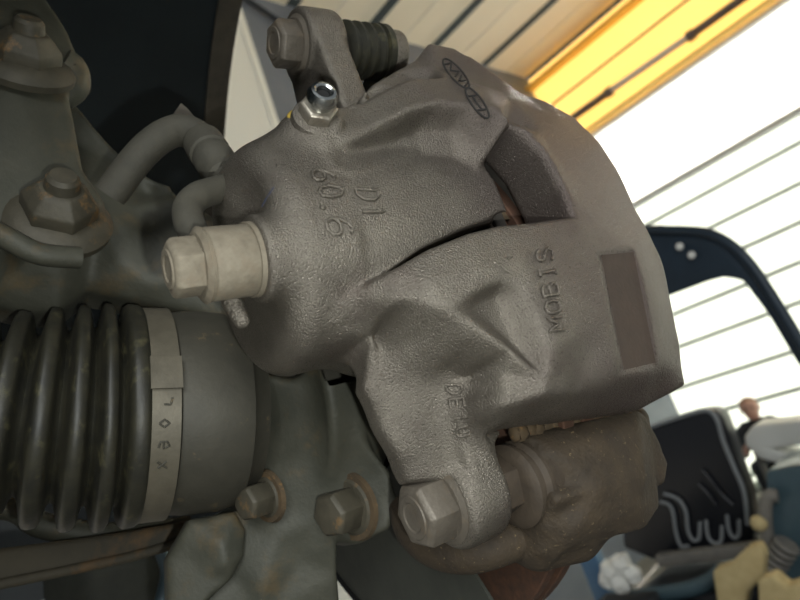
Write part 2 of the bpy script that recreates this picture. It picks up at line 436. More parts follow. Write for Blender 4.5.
hf = relief(gx, gz, [CP[k] for k in keys], [[kid[k] for k in l] for l in lines])
hf = blur2(hf, 1.25, 1.25)
hb = blur2(hf, 4.5, 4.5); wx_ = np.clip((gx-68)/14, 0, 1)[:, None]*np.clip((-26-gz)/8, 0, 1)[None, :]; hf = hf*(1-wx_)+hb*wx_
hb = blur2(hf, 3.5, 3.5); wx_ = np.clip((46-gx)/8, 0, 1)[:, None]*np.clip((-42-gz)/8, 0, 1)[None, :]; hf = hf*(1-wx_)+hb*wx_
msk = sd_poly(gx[:, None], gz[None, :], [(CP[k][0], CP[k][2]) for k in outl])-1.0
# rectangular cast recess near the outboard edge
rec = [V(599, 254, y=sq(54)), V(634, 250, y=sq(50.5)), V(657, 363, y=sq(47.6)), V(623, 372, y=sq(53))]
rsd = sd_poly(gx[:, None], gz[None, :], [(p[0], p[2]) for p in rec])
hf = hf-1.0*np.clip(.5-rsd/2.4, 0, 1)
X2, Z2 = np.meshgrid(gx, gz, indexing='ij')
yin = np.where(X2 < 82, hf-13, np.minimum(27., hf-10))
yin = np.where((X2 > 110) & (Z2 > -72) & (Z2 < 40), -40., yin)
yin = np.where((X2 < 72) & (Z2 < -46), np.maximum(-10., hf-10), yin)
yin = blur2(yin, 2.0, 2.0)
gy_, gz_ = np.gradient(hf, G.h); lip = np.clip(np.sqrt(1+gy_**2+gz_**2), 1, 2.5)
H3 = hf.astype(np.float32)[:, None, :]
arm = (G.y-H3)/lip.astype(np.float32)[:, None, :]
arm = smax(arm, np.broadcast_to(msk.astype(np.float32)[:, None, :], arm.shape), np.float32(3.))
arm = smax(arm, (yin.astype(np.float32)[:, None, :]-G.y), np.float32(3.))
# piston housing, back shoulder and bosses
f = np.maximum(sd_rod(G.y, G.z+.7, G.x, 38.7, -2, 96, 8), G.x-83)
f = smin(f, sd_cap(G, (33, -1, -9), 33, (44, -2, -15), 33.), np.float32(3.))
kk = (2.5+6*np.clip((50-gx)/15, 0, 1)[:, None]*np.clip((-25-gz)/7, 0, 1)[None, :]).astype(np.float32)[:, None, :]
f = smin(f, arm, kk)
# bleeder shoulder: fills the housing's upper inboard corner
B0 = V(311, 136, y=25); BD = np.array([-.10, .88, .14]); BD /= np.linalg.norm(BD)
f = smin(f, sd_cap(G, (17, 4, 18), 21, B0-BD*2, 10.5), np.float32(14.))
f = smin(f, sd_cap(G, (25, 6, 20), 15, (60, 10, 22), 14), np.float32(6.))
# lug plates to the two slide pins
UP = np.array([0., 95.]); LP = np.array([0., -95.])
d2 = sd_cone2(G.y, G.z, (0, 95), 14.5, (-4, 44), 20)
f = smin(f, extrude(d2, G.x, 47, 61, 3), np.float32(3.))
d2 = sd_cone2(G.y, G.z, (0, -95), 15, (2, -45), 22)
f = smin(f, extrude(d2, G.x, 45, 58, 3), np.float32(6.))
# turned bosses
f = smin(f, sd_rod(G.y, G.z-95, G.x, 14.8, 46, 63, 2), np.float32(2.))
f = smin(f, sd_rod(G.y, G.z+95, G.x, 15.8, 41, 59, 3.5), np.float32(2.5))
BJ = V(205, 265, y=24); BJ = np.array([0, BJ[1], BJ[2]])
f = smin(f, sd_rod(G.y-BJ[1], G.z-BJ[2], G.x, 13.2, -9, 20, 1.5), np.float32(4.))
# slit between housing and lower arm, carved to stand for the arm's shadow
sp = [V(384, 274, y=40), V(430, 247, y=sq(45.5)), V(470, 231, y=sq(49)), V(515, 219, y=sq(51)), V(512, 208, y=42), V(470, 222, y=42), V(430, 241, y=41)]
sl2 = sd_poly(G.x[:, :, 0], G.z[:, 0, :], [(p[0], p[2]) for p in sp]).astype(np.float32)[:, None, :]
f = smax(f, -np.maximum(np.broadcast_to(sl2, f.shape), 22-G.y), np.float32(1.))
# thumb notch on the outboard rim
f = smax(f, -sd_cap(G, V(650, 204, y=44), 7.5, V(652, 208, y=20), 7.5), np.float32(2.))
f = smax(f, -sd_cap(G, V(502, 222, y=39), 3.4, V(502, 222, y=26), 3.4), np.float32(1.))
# bore seen from the disc side
f = np.maximum(f, -sd_rod(G.y, G.z, G.x, 30, 20, 95, 1))
# cast stub beside the hose fitting
f = smin(f, sd_cap(G, V(232, 302, y=15), 3.2, V(242, 321, y=15), 2.4), np.float32(4))
# hollow carved at the upper lug's foot for the bleed screw's shadow
f = smax(f, -sd_cap(G, V(316, 84, y=22), 6., V(321, 96, y=4), 7.), np.float32(2.))
body_mesh = surface_nets(G, f)
caliper = thing('brake_caliper', 'grey cast iron floating brake caliper with raised lettering over the disc', 'brake caliper', (50, 0, -111))
cbody = mk_big('caliper_body', body_mesh, M['cast'], caliper)
# ------------------------------------------------------------------ caliper fittings
bvh_v, bvh_f = body_mesh
BVH = BVHTree.FromPolygons([Vector(p) for p in bvh_v.tolist()], bvh_f.tolist())
def on_body(px, py):
    """the point of the caliper under a photo pixel and its normal (both belong to the casting, not to the camera)"""
    r = ray(px, py); h, n, _, _ = BVH.ray_cast(Vector(CAM), Vector(r/np.linalg.norm(r)))
    if h is None: return None, None
    return np.array(h), np.array(n)
def hexbolt(o, d, r_flange, t_flange, r_hex, t_hex, dish=True, seg=6, rot=.2):
    """flange washer and a chamfered hexagon head, growing from o along d"""
    fl = lathe(o, d, [(0, r_flange*.97), (t_flange*.5, r_flange), (t_flange, r_flange*.86)], 32)
    hx = lathe(np.asarray(o)+np.asarray(d)/np.linalg.norm(d)*t_flange*.8, d, [(0, r_hex), (t_hex*.86, r_hex), (t_hex, r_hex*.86)], 6, rot)
    hx = bevel(hx, .5, 2, 20)
    parts = [fl, hx]
    if dish:
        e = np.asarray(o)+np.asarray(d)/np.linalg.norm(d)*(t_flange*.8+t_hex-.05)
        parts.append(lathe(e, d, [(0, r_hex*.66), (.5, r_hex*.62), (.5, r_hex*.45), (.1, r_hex*.40), (.1, .01)], 28, cap=False))
    return join(*parts)
X_ = np.array([1., 0, 0]); Y_ = np.array([0., 1, 0]); Z_ = np.array([0., 0, 1])
lo_b = mk('guide_pin_bolt', hexbolt((42, 0, -95), -X_, 13.4, 2.4, 11.2, 11.5), M['cast_plain'], caliper, 25)
lo_b['label'] = 'dusty hex bolt head of the lower guide pin'
up_b = mk('guide_pin_bolt', hexbolt((47, 0, 95), -X_, 12.2, 2.2, 9.8, 9.2, rot=.35), M['cast_plain'], caliper, 25)
up_b['label'] = 'dusty hex bolt head of the upper guide pin'
# bleeder screw
b0 = B0-BD*2
bs_ = mk('bleeder_screw', bevel(lathe(b0+BD*11.5, BD, [(0, 6.4), (4, 6.4), (4.7, 5.4)], 6, .3), .3, 2, 20), M['steel_dirty'], caliper, 25)
bs_['label'] = 'bleed screw with a bright zinc nipple tip'
mk('seat_collar', lathe(b0+BD*8.5, BD, [(0, 8.2), (2.2, 7.8), (3.4, 6.2)], 28), M['cast'], bs_, 40)
mk('nipple', lathe(b0+BD*15.9, BD, [(0, 3.9), (1.6, 3.9), (2.0, 4.4), (2.8, 5.0), (4.2, 5.0), (6.0, 4.0), (6.2, 3.1), (5.8, 2.4), (2.6, 2.2), (2.6, .05)], 32), M['steel_bright'], bs_, 30)
mk('nipple_bore', lathe(b0+BD*18.7, BD, [(0, 2.18), (1.6, 2.18), (1.6, .05)], 20), M['black_hole'], bs_, 30)  # black insert stands for the shade inside the nipple
pd = on_body(300, 107)[0]
if pd is not None:
    mk('paint_dab', lathe(on_body(296, 112)[0], (on_body(296, 112)[1]), [(-.3, 3.4), (.25, 3.0), (.3, .05)], 14), M['yellow_dab'], caliper, 60)
# raised foundry lettering: strokes in a unit cell (x right, y up), laid on the casting
GLY = {
 '6': [[(.85, .92), (.55, 1), (.25, .85), (.08, .5), (.1, .2), (.3, 0), (.65, 0), (.9, .18), (.9, .42), (.68, .56), (.35, .54), (.12, .38)]],
 '0': [[(.5, 0), (.2, .1), (.06, .5), (.2, .9), (.5, 1), (.8, .9), (.94, .5), (.8, .1), (.5, 0)]],
 '.': [[(.35, .05), (.5, .18), (.62, .05), (.48, -.05), (.35, .05)]],
 'D': [[(.1, 0), (.1, 1), (.5, 1), (.85, .75), (.9, .5), (.85, .25), (.5, 0), (.1, 0)]],
 '1': [[(.25, .72), (.55, 1), (.55, 0)]],
 'M': [[(.02, 0), (.05, 1), (.5, .3), (.95, 1), (.98, 0)]],
 'O': [[(.5, 0), (.15, .12), (.03, .5), (.15, .88), (.5, 1), (.85, .88), (.97, .5), (.85, .12), (.5, 0)]],
 'B': [[(.08, 0), (.08, 1), (.6, 1), (.85, .86), (.82, .62), (.55, .53), (.08, .53)], [(.55, .53), (.9, .42), (.92, .14), (.65, 0), (.08, 0)]],
 'I': [[(.5, 0), (.5, 1)], [(.25, 0), (.75, 0)], [(.25, 1), (.75, 1)]],
 'S': [[(.92, .84), (.65, 1), (.3, 1), (.08, .8), (.2, .58), (.75, .44), (.93, .22), (.7, 0), (.3, 0), (.05, .15)]],
 'E': [[(.9, 1), (.1, 1), (.1, 0), (.9, 0)], [(.1, .5), (.75, .5)]],
 'U': [[(.08, 1), (.08, .25), (.3, 0), (.7, 0), (.92, .25), (.92, 1)]],
}
def dense(pl, n=4):
    out = []
    for i in range(len(pl)-1):
        a, b = np.array(pl[i]), np.array(pl[i+1]); out += [a+(b-a)*k/n for k in range(n)]
    out.append(np.array(pl[-1])); return out
def lay_strokes(name, strokes_px, r, mat_, parent, sink=.25, label=None):
    parts = []
    for st in strokes_px:
        pts = []
        for q in st:
            h, n = on_body(q[0], q[1])
            if h is not None: pts.append(h+n*(r*sink))
        keep = [pts[0]] if pts else []
        for p in pts[1:]:
            if .15 < np.linalg.norm(p-keep[-1]) < 8: keep.append(p)
        if len(keep) > 1: parts.append(tube(keep, r, 7))
    if not parts: return None
    o = mk(name, join(*parts), mat_, parent, 80)
    if label: o['label'] = label
    return o
def quad_text(s, corners, gap=.22):
    """corners: pixel positions of text start-baseline, end-baseline, end-top, start-top"""
    a, b, c, d = [np.array(q, float) for q in corners]; n = len(s); out = []
    for i, ch in enumerate(s):
        for st in GLY[ch]:
            px = []
            for q in dense(st):
                uu = (i+q[0]*(1-gap)+gap/2)/n; v = q[1]
                px.append((a*(1-uu)+b*uu)*(1-v)+(d*(1-uu)+c*uu)*v)
            out.append(px)
    return out
lay_strokes('raised_lettering', quad_text('6', [(312, 167), (313, 184), (336, 182), (333, 171)])
            +quad_text('0', [(318, 183), (320, 201), (344, 199), (341, 184)])+quad_text('.', [(321, 202), (322, 214), (334, 214), (333, 202)])
            +quad_text('6', [(324, 214), (329, 239), (354, 239), (350, 216)]), .58, M['cast'], caliper, .55, 'raised cast digits 60.6')
lay_strokes('raised_lettering', quad_text('D1', [(354, 186), (364, 220), (386, 219), (376, 188)]), .58, M['cast'], caliper, .55, 'raised cast characters D1')
lay_strokes('raised_lettering', quad_text('MOBIS', [(564, 332), (551, 245), (535, 248), (549, 334)]), .58, M['cast'], caliper, .55, 'raised cast letters MOBIS')
lay_strokes('raised_lettering', quad_text('DE1U', [(445, 382), (459, 440), (471, 436), (461, 382)]), .58, M['cast'], caliper, .55, 'raised cast letters DE1U')
def oval(c, major, minor, n=28):
    c = np.array(c, float); A = np.array(major, float); B = np.array(minor, float)
    return [c+A*math.cos(2*math.pi*k/n)+B*math.sin(2*math.pi*k/n) for k in range(n+1)]
def in_oval(c, major, minor, pl):
    c = np.array(c, float); A = np.array(major, float); B = np.array(minor, float)
    return [c+A*q[0]+B*q[1] for q in dense(pl, 3)]
L1c, L1a, L1b = (456, 74), (12.5, 14.5), (4.6, -3.6); L2c, L2a, L2b = (477, 103), (10.8, 14.8), (4.6, -2.9)
lg = [oval(L1c, L1a, L1b), in_oval(L1c, L1a, L1b, [(-.75, -.5), (-.6, .55), (-.3, -.4), (0, .6), (.1, -.5)]), in_oval(L1c, L1a, L1b, [(.25, .5), (.4, -.5), (.6, .5)]), in_oval(L1c, L1a, L1b, [(.8, -.3), (.75, .4)]),
      oval(L2c, L2a, L2b), in_oval(L2c, L2a, L2b, [(-.55, -.6), (-.35, .7)]), in_oval(L2c, L2a, L2b, [(.35, -.7), (.55, .6)]), in_oval(L2c, L2a, L2b, [(-.45, .05), (0, -.15), (.45, 0)])]
M['groove'] = mat('groove_shade', (34, 32, 30), None, rough=.8)  # dark strokes stand for the shade in the emblem's grooves
lay_strokes('engraved_emblem', lg, .38, M['groove'], caliper, .5, 'two engraved oval emblems side by side')
# small cast burrs
lay_strokes('casting_burr', [[(494, 262), (497, 266), (501, 264), (505, 270), (509, 272)], [(508, 254), (511, 257), (507, 259)]], .5, M['cast'], caliper, .2)
lay_strokes('marker_smudge', [[(262, 206), (266, 199), (270, 193), (274, 187)]], .8, M['ink'], caliper, -.75)
# rusty film in the rectangular recess: its own patch of surface, lying on the casting
pv = []; n_u, n_v = 10, 22; c4 = [(601, 255), (633.5, 252), (655.5, 362.5), (624, 370)]
for j in range(n_v+1):
    for i in range(n_u+1):
        uu, v = i/n_u, j/n_v
        q = (np.array(c4[0])*(1-uu)+np.array(c4[1])*uu)*(1-v)+(np.array(c4[3])*(1-uu)+np.array(c4[2])*uu)*v
        h, n = on_body(*q); pv.append(h+n*.06)
pf = [[j*(n_u+1)+i, j*(n_u+1)+i+1, (j+1)*(n_u+1)+i+1, (j+1)*(n_u+1)+i] for j in range(n_v) for i in range(n_u)]
o = mk('recessed_panel', (np.array(pv), pf), M['rust_recess'], caliper, 180); o['label'] = 'rust brown rectangular recess in the casting'

# ------------------------------------------------------------------ brake hose with banjo fitting
hose = thing('brake_hose', 'dusty brake hose with crimped ferrule and round banjo fitting bolted to caliper', 'brake hose', V(150, 165, y=-10))
bj = np.array([0, BJ[1], BJ[2]])
def along(x): return bj+np.array([x, 0, 0])
mk('banjo_fitting', bevel(lathe(along(-10), -X_, [(0, 10.3), (.8, 10.6), (12.2, 10.6), (13, 10.2)], 40), .3, 1), M['fitting'], hose, 40)
mk('copper_washer', lathe(along(-4), -X_, [(0, 11.4), (6.4, 11.2)], 40), M['fitting'], hose, 30)
bb = mk('banjo_bolt', hexbolt(along(-23), -X_, 11.0, 2.2, 8.7, 8.2, rot=.05), M['fitting'], hose, 25)
bb['label'] = 'hex head bolt through the banjo fitting'
mk('steel_pipe', tube(spline([V(200, 250, y=22), V(196, 238, y=18), V(189, 222, y=15), V(188, 208, y=12), V(197, 197, y=10), V(213, 191, y=7), V(232, 186, y=3)]), 4.6, 18), M['hose'], hose, 80)
fe0, fe1 = V(232, 187, y=-4), V(203, 142, y=-22); fd = fe1-fe0; fl_ = np.linalg.norm(fd)
mk('crimped_ferrule', lathe(fe0, fd, [(0, 4.6), (fl_*.18, 5.2), (fl_*.2, 6.6), (fl_*.42, 6.8), (fl_*.45, 7.6), (fl_*.62, 7.7), (fl_*.64, 7.0), (fl_*.70, 7.0), (fl_*.72, 7.8), (fl_*.98, 7.8), (fl_, 6.6)], 24), M['hose'], hose, 40)
mk('rubber_hose', tube(spline([V(205, 146, y=-22), V(196, 135, y=-24), V(180, 130, y=-27), V(160, 138, y=-32), V(138, 158, y=-38), V(110, 195, y=-48)]), 6.3, 18), M['hose'], hose, 80)
tr = prism([V(158, 135, y=-45), V(181, 103, y=-45), V(187, 108, y=-45), V(215, 140, y=-45), V(200, 150, y=-45)], (0, -2.5, 0))
mk('hose_bracket', tr, M['liner_edge'], hose, 30)

# ------------------------------------------------------------------ caliper bracket with guide pins and dust boots
def relief_solid(pts, lines, outline, thick, h=1.0, blur=1.5, grow=.6, round_=3., extra=None, back=None):
    P = [V(p[0], p[1], y=p[2]) for p in pts]
    A = np.array(P); lo = A.min(0)-6; hi = A.max(0)+6; lo[1] -= thick+4
    if extra: lo = np.minimum(lo, extra[0]); hi = np.maximum(hi, extra[1])
    g = Grid(lo, hi, h); gx_ = g.x[:, 0, 0].astype(float); gz_2 = g.z[0, 0, :].astype(float)
    hh = blur2(relief(gx_, gz_2, P, lines), blur/h, blur/h)
    mk_ = sd_poly(gx_[:, None], gz_2[None, :], [(P[i][0], P[i][2]) for i in outline])-grow
    a_, b_ = np.gradient(hh, h); lp = np.clip(np.sqrt(1+a_**2+b_**2), 1, 2.5)
    s = (g.y-hh.astype(np.float32)[:, None, :])/lp.astype(np.float32)[:, None, :]
    s = smax(s, np.broadcast_to(mk_.astype(np.float32)[:, None, :], s.shape), np.float32(round_))
    yb = (hh-thick) if back is None else np.minimum(hh-thick*.3, back)
    s = smax(s, yb.astype(np.float32)[:, None, :]-g.y, np.float32(round_))
    return g, s
bracket = thing('caliper_bracket', 'rusty brown caliper carrier bracket with rubber pin boots under the caliper', 'caliper bracket', (90, 0, -135))
bp = [(532, 438, 13), (560, 428, 16), (620, 416, 18), (638, 410, 18), (656, 433, 15), (669, 463, 13), (666, 482, 13), (658, 486, 13), (660, 507, 14), (646, 527, 15), (600, 538, 14), (570, 550, 10), (558, 558, 5), (544, 552, 4),
      (552, 452, 19), (600, 437, 22), (640, 426, 21.5), (558, 500, 20), (600, 488, 24), (645, 475, 23), (577, 530, 17), (605, 522, 19), (642, 512, 20), (546, 520, 11), (540, 480, 12), (651, 440, 16.5), (653, 478, 17)]
g, s = relief_solid(bp, [[14, 15, 16], [17, 18, 19], [20, 21, 22], [16, 19, 22], [25, 26]], list(range(14))+[23, 24], 34, .9, 1.5)
s = smin(s, sd_cap(g, V(540, 545, y=-8), 9, V(570, 530, y=-2), 12), np.float32(6))
s = smin(s, sd_cap(g, V(532, 446, y=6), 6, V(634, 420, y=9), 6), np.float32(4))
mk_big('carrier_arm', surface_nets(g, s), M['bracket'], bracket)
arm_path = spline([V(404, 508, y=-56), V(412, 526, y=-46), V(430, 542, y=-34), V(458, 550, y=-22), V(492, 546, y=-12), V(540, 530, y=-8)])
mk('carrier_web', tube(arm_path, [6.5+2.*math.sin(i/len(arm_path)*3.1) for i in range(len(arm_path))], 20), M['bracket'], bracket, 80)
# crust along the abutment edge
cr = [V(p[0], p[1], y=p[2]) for p in [(512, 434, 10), (540, 428, 11), (575, 420, 12), (610, 414, 13), (637, 408, 12)]]
crd = dense(cr, 14); crd = [p+np.array([0, random.uniform(-.6, .6), random.uniform(-.5, .7)]) for p in crd]
o = mk('abutment_clip', tube(crd, [3.0+random.uniform(-.6, .6) for _ in crd], 7), M['rust_dark'], bracket, 90)
def bellows(x0, x1, n, r0, r1, yz):
    pr = [(0, r0*.8)]
    L = x1-x0
    for i in range(n):
        a = i/n*L; pr += [(a+.10*L/n, r0), (a+.35*L/n, r1), (a+.62*L/n, r1), (a+.88*L/n, r0)]
    pr += [(L, r1*1.02), (L+3, r1*1.02), (L+3.2, r1*.8)]
    return lathe((x0, yz[0], yz[1]), X_, pr, 40)
pin = mk('guide_pin', join(bevel(lathe((58, 1, -96), X_, [(0, 11.5), (11, 11.5)], 6, .3), .4, 1), lathe((71, 2, -97), X_, [(0, 7), (20, 7)], 24)), M['bellows'], bracket, 30)
mk('pin_boot', bellows(67, 78, 2, 13.2, 15., (3, -98)), M['bellows'], bracket, 45)['label'] = 'dusty ribbed rubber boot on the lower guide pin'
mk('guide_pin', join(bevel(lathe((62, 0, 95), X_, [(0, 8), (6, 8)], 6, .3), .4, 1), lathe((67, 0, 95), X_, [(0, 6), (25, 6)], 24)), M['cast_plain'], bracket, 30)
mk('pin_boot', bellows(67, 86, 4, 10.2, 12.2, (0, 95)), M['rubber'], bracket, 45)['label'] = 'black ribbed rubber boot on the upper guide pin'
mk('pin_sleeve', bevel(lathe((88, 0, 95), X_, [(0, 10.5), (9, 10.5)], 30), 1.2, 2), M['cast'], bracket, 40)
g2 = Grid((86, -70, 60), (136, 40, 115), 1.2)
s2 = extrude(sd_cone2(g2.y, g2.z, (6, 78), 8, (-45, 72), 9), g2.x, 104, 126, 3)
s2 = smin(s2, extrude(sd_cone2(g2.y, g2.z, (-14, 92), 8, (-62, 80), 9), g2.x, 90, 118, 3), np.float32(4))
mk_big('carrier_top', surface_nets(g2, s2), M['cast'], bracket)

# ------------------------------------------------------------------ brake disc, pads, dust shield
WC = np.array([0., -99., -27.]); DC = np.array([0., -104., -34.])
disc = thing('brake_disc', 'rusty vented brake disc gripped by the caliper', 'brake disc', (95, -99, -160))
for xa in (90.5, 101.5):
    mk('rotor_plate', bevel(lathe((xa, DC[1], DC[2]), X_, [(0, 62), (0, 131), (6, 131), (6, 62)], 96, cap=False), .5, 1, 40), M['rust'], disc, 30)
vp = []
for k in range(48):
    a = 2*math.pi*k/48; ca, sa = math.cos(a), math.sin(a)
    vp.append(box((99, DC[1]+99*ca, DC[2]+99*sa), (2.6, 30, 2.0), [[1, 0, 0], [0, ca, sa], [0, -sa, ca]]))
mk('cooling_vane', join(*vp), M['rust_dark'], disc, None)['kind'] = 'stuff'
mk('hat', lathe((98, DC[1], DC[2]), X_, [(0, 40), (0, 60), (40, 66), (42, 30)], 64), M['rust'], disc, 30)
def pad(name, x0, x1, lab):
    z = [-75, -78, -40, 0, 28, 26, 0, -45]; y = [-5, 22, 30, 30, 18, -22, -18, -20]
    p = thing(name, lab, 'brake pad', (x0, 10, -78))
    mk('backing_plate', bevel(prism([(x0, y[i], z[i]) for i in range(8)], (x1-x0, 0, 0)), .8, 2), M['pad'], p, 30)
    return p
p1 = pad('brake_pad', 84, 89.5, 'inner brake pad between the piston and the rusty disc')
p2 = pad('brake_pad', 108, 110, 'outer brake pad between the rusty disc and the caliper fingers')
sh = thing('dust_shield', 'dark grey pressed dust shield behind the brake disc', 'dust shield', (70, -99, -150))
th0 = [math.radians(a) for a in range(205, 300, 4)]
ring_o = [(74, WC[1]+136*math.cos(a), WC[2]+136*math.sin(a)) for a in th0]; ring_i = [(74, WC[1]+52*math.cos(a), WC[2]+52*math.sin(a)) for a in th0][::-1]
mk('shield_plate', prism(ring_o+ring_i, (1.5, 0, 0)), M['shield'], sh, 30)
mk('rolled_rim', tube([(74.5, p[1], p[2]) for p in ring_o], 2.2, 10), M['black_hole'], sh, 80)
M['bluepipe'] = mat('blue_grey_pipe', (92, 112, 122), None, rough=.4)
M['postgrey'] = mat('lift_post_paint', (150, 156, 160), None, rough=.5)
# ------------------------------------------------------------------ drive shaft with outer joint and ribbed boot
axle = thing('drive_shaft', 'drive shaft outer joint with black ribbed rubber boot held by a steel clamp', 'drive shaft', (-30, -99, -75))
AXD = np.array([-math.cos(.2), 0., math.sin(.2)])      # towards the gearbox, rising
def axp(s): return np.array([0, WC[1], WC[2]])+AXD*s
AU = np.cross(AXD, [0, 1., 0]); AU /= np.linalg.norm(AU)
if AU[2] < 0: AU = -AU
mk('joint_housing', lathe(axp(-12), AXD, [(-6, 38), (0, 40.5), (2.0, 43.4), (9, 44.8), (24, 44.4), (30, 43.4), (32, 40)], 72), M['cup'], axle, 35)
mk('stub_axle', lathe((26, WC[1], WC[2]), X_, [(0, 30), (20, 30), (24, 24), (70, 22)], 48), M['cup'], axle, 35)
band = mk('boot_clamp', lathe(axp(19), AXD, [(0, 43.6), (0, 45.6), (10.5, 45.4), (10.5, 43.4)], 72, cap=False), M['band'], axle, 30)
def ring_pt(s, R, ang):  # ang measured from +y (towards the photographer) upwards
    return axp(s)+R*math.cos(ang)*np.array([0, 1., 0])+R*math.sin(ang)*AU
ear = []
a0, a1 = math.radians(14), math.radians(-2)
pts = [[ring_pt(x, R_, a0+(a1-a0)*k/6) for k in range(7)] for x, R_ in ((18.6, 47), (30, 47), (30, 45), (18.6, 45))]
v = np.vstack(pts); f = []
for i in range(4):
    for k in range(6): f.append([i*7+k, i*7+k+1, ((i+1) % 4)*7+k+1, ((i+1) % 4)*7+k])
f += [[0, 7, 14, 21], [6, 13, 20, 27]]
mk('clamp_ear', (v, f), M['band'], band, 30)
st_ = []
MARK = [[[(.2, .95), (.75, .85), (.7, .45)]], [[(.5, .2), (.2, .5), (.5, .8), (.8, .5), (.5, .2)]], [[(.2, .5), (.8, .5), (.6, .85), (.25, .7), (.25, .3), (.7, .2)]], [[(.2, .2), (.8, .8)], [(.2, .75), (.75, .25)]]]
for k, ch in enumerate(MARK):
    for s_ in ch:
        pl = [ring_pt(28-6.0*q[1], 45.6, math.radians(-5-10*k-6.0*q[0])) for q in dense(s_)]
        st_.append(tube(pl, .4, 6))
mk('stamped_marks', join(*st_), M['cup'], band, 80)
# boot: a corrugated skin whose axis bends upwards towards the gearbox
def ax_pt(s):   # s = mm inboard of the clamp
    b = max(0., s-8); return axp(29.5+s)+np.array([0, 0, .0016*b*b])
prof = [(-1, 43), (0, 45.8), (1.5, 46.6), (5, 46.8), (6.5, 45.6)]
s0 = 6.5; Rc = 46.8
for k in range(7):
    w_ = 9.4+.9*k; Rt = Rc-9.5
    prof += [(s0+w_*.08, Rt+4), (s0+w_*.15, Rt+.6), (s0+w_*.24, Rt), (s0+w_*.32, Rt+1), (s0+w_*.40, Rc-4.5), (s0+w_*.46, Rc-2), (s0+w_*.55, Rc-.4), (s0+w_*.78, Rc), (s0+w_*.90, Rc-.4), (s0+w_*.97, Rc-2)]
    s0 += w_; Rc -= 1.2+.75*k
prof += [(s0+2, Rc-8), (s0+10, Rc-9)]
mk('ribbed_boot', tube([ax_pt(p[0]) for p in prof], [p[1] for p in prof], 72), M['rubber'], axle, 60)
mk('shaft', tube([ax_pt(60), ax_pt(120), ax_pt(170)], 13, 24), M['cup'], axle, 60)

# ------------------------------------------------------------------ steering knuckle
kn = thing('steering_knuckle', 'grey cast steering knuckle with rust stains carrying the bracket bolts', 'steering knuckle', (30, -110, -170))
kp = [(236, 372, -74), (262, 372, -66), (335, 378, -52), (352, 405, -50), (368, 440, -52), (390, 468, -55), (400, 500, -58), (392, 528, -62), (366, 542, -66), (338, 540, -78), (338, 575, -86), (342, 625, -95),
      (260, 625, -100), (190, 625, -106), (182, 560, -106), (196, 525, -104), (240, 505, -98), (250, 470, -92), (250, 420, -84),
      (318, 398, -56), (352, 446, -58), (377, 476, -60), (383, 502, -62), (376, 527, -66),           # crease of the ear
      (290, 420, -68), (300, 460, -74), (270, 500, -86), (315, 520, -80), (345, 500, -70), (300, 560, -90), (225, 560, -100), (245, 590, -99), (262, 585, -93), (275, 540, -88)]
g, s = relief_solid(kp, [[19, 20, 21, 22, 23]], list(range(19)), 22, 1.2, 1.8, .6, 4.)
s = smin(s, sd_rod(g.y-np.float32(WC[1]), g.z-np.float32(WC[2]), g.x, 56, 34, 66, 3), np.float32(5))
s = np.maximum(s, -sd_rod(g.y-np.float32(WC[1]), g.z-np.float32(WC[2]), g.x, 46.5, -60, 11, 1))
mk_big('knuckle_body', surface_nets(g, s), M['knuckle'], kn)
bd = np.array([-.93, .30, .0]); bd /= np.linalg.norm(bd)
b_big = V(350, 507, y=-69); b_sml = V(266, 497, y=-84)
for pos, rf, rh, tt, lb in ((b_big, 12.5, 9.6, 13, 'large dusty carrier bolt with a rust ring at its base'), (b_sml, 9., 7.6, 11, 'smaller dusty bolt beside the drive shaft joint')):
    o = mk('carrier_bolt', hexbolt(pos-bd*1.0, bd, rf, 2.0, rh, tt, dish=False, rot=.1), M['knuckle_bolt'], kn, 25); o['label'] = lb
    mk('rust_ring', lathe(pos-bd*1.6, bd, [(0, rf+2.4), (1.8, rf+1.6), (1.9, rf-.5)], 32), M['rust_dark'], o, 40)
jp = [(190, 520, -98), (236, 512, -93), (246, 530, -92), (244, 555, -92), (232, 578, -94), (205, 604, -98), (170, 625, -104), (168, 560, -104), (205, 535, -93), (222, 545, -88), (225, 565, -89), (205, 575, -96), (192, 560, -99)]
g, s = relief_solid(jp, [[8, 9, 10]], list(range(8)), 12, 1.0, 1.5, .4, 3.)
mk_big('ball_joint_ear', surface_nets(g, s), M['knuckle'], kn)
# upper arm of the knuckle reaching to the strut
up = [(60, 85, -88), (84, 112, -86), (108, 140, -84), (138, 168, -80), (170, 182, -74), (180, 196, -72), (215, 215, -66), (262, 250, -58), (262, 330, -66), (205, 312, -78), (165, 303, -82), (130, 296, -84), (88, 288, -86), (58, 309, -86), (20, 309, -90), (-20, 300, -94), (-20, 120, -98),
      (90, 150, -90), (110, 180, -78), (130, 205, -74), (160, 240, -72), (210, 265, -68), (120, 262, -74), (60, 275, -76), (150, 285, -76), (30, 255, -70), (5, 280, -80), (100, 215, -70), (148, 195, -86), (190, 240, -70)]
g, s = relief_solid(up, [[17, 18, 19, 20, 21], [27, 22, 24]], list(range(17)), 26, 1.2, 2.0, .5, 5.)
mk_big('knuckle_arm', surface_nets(g, s), M['knuckle'], kn)

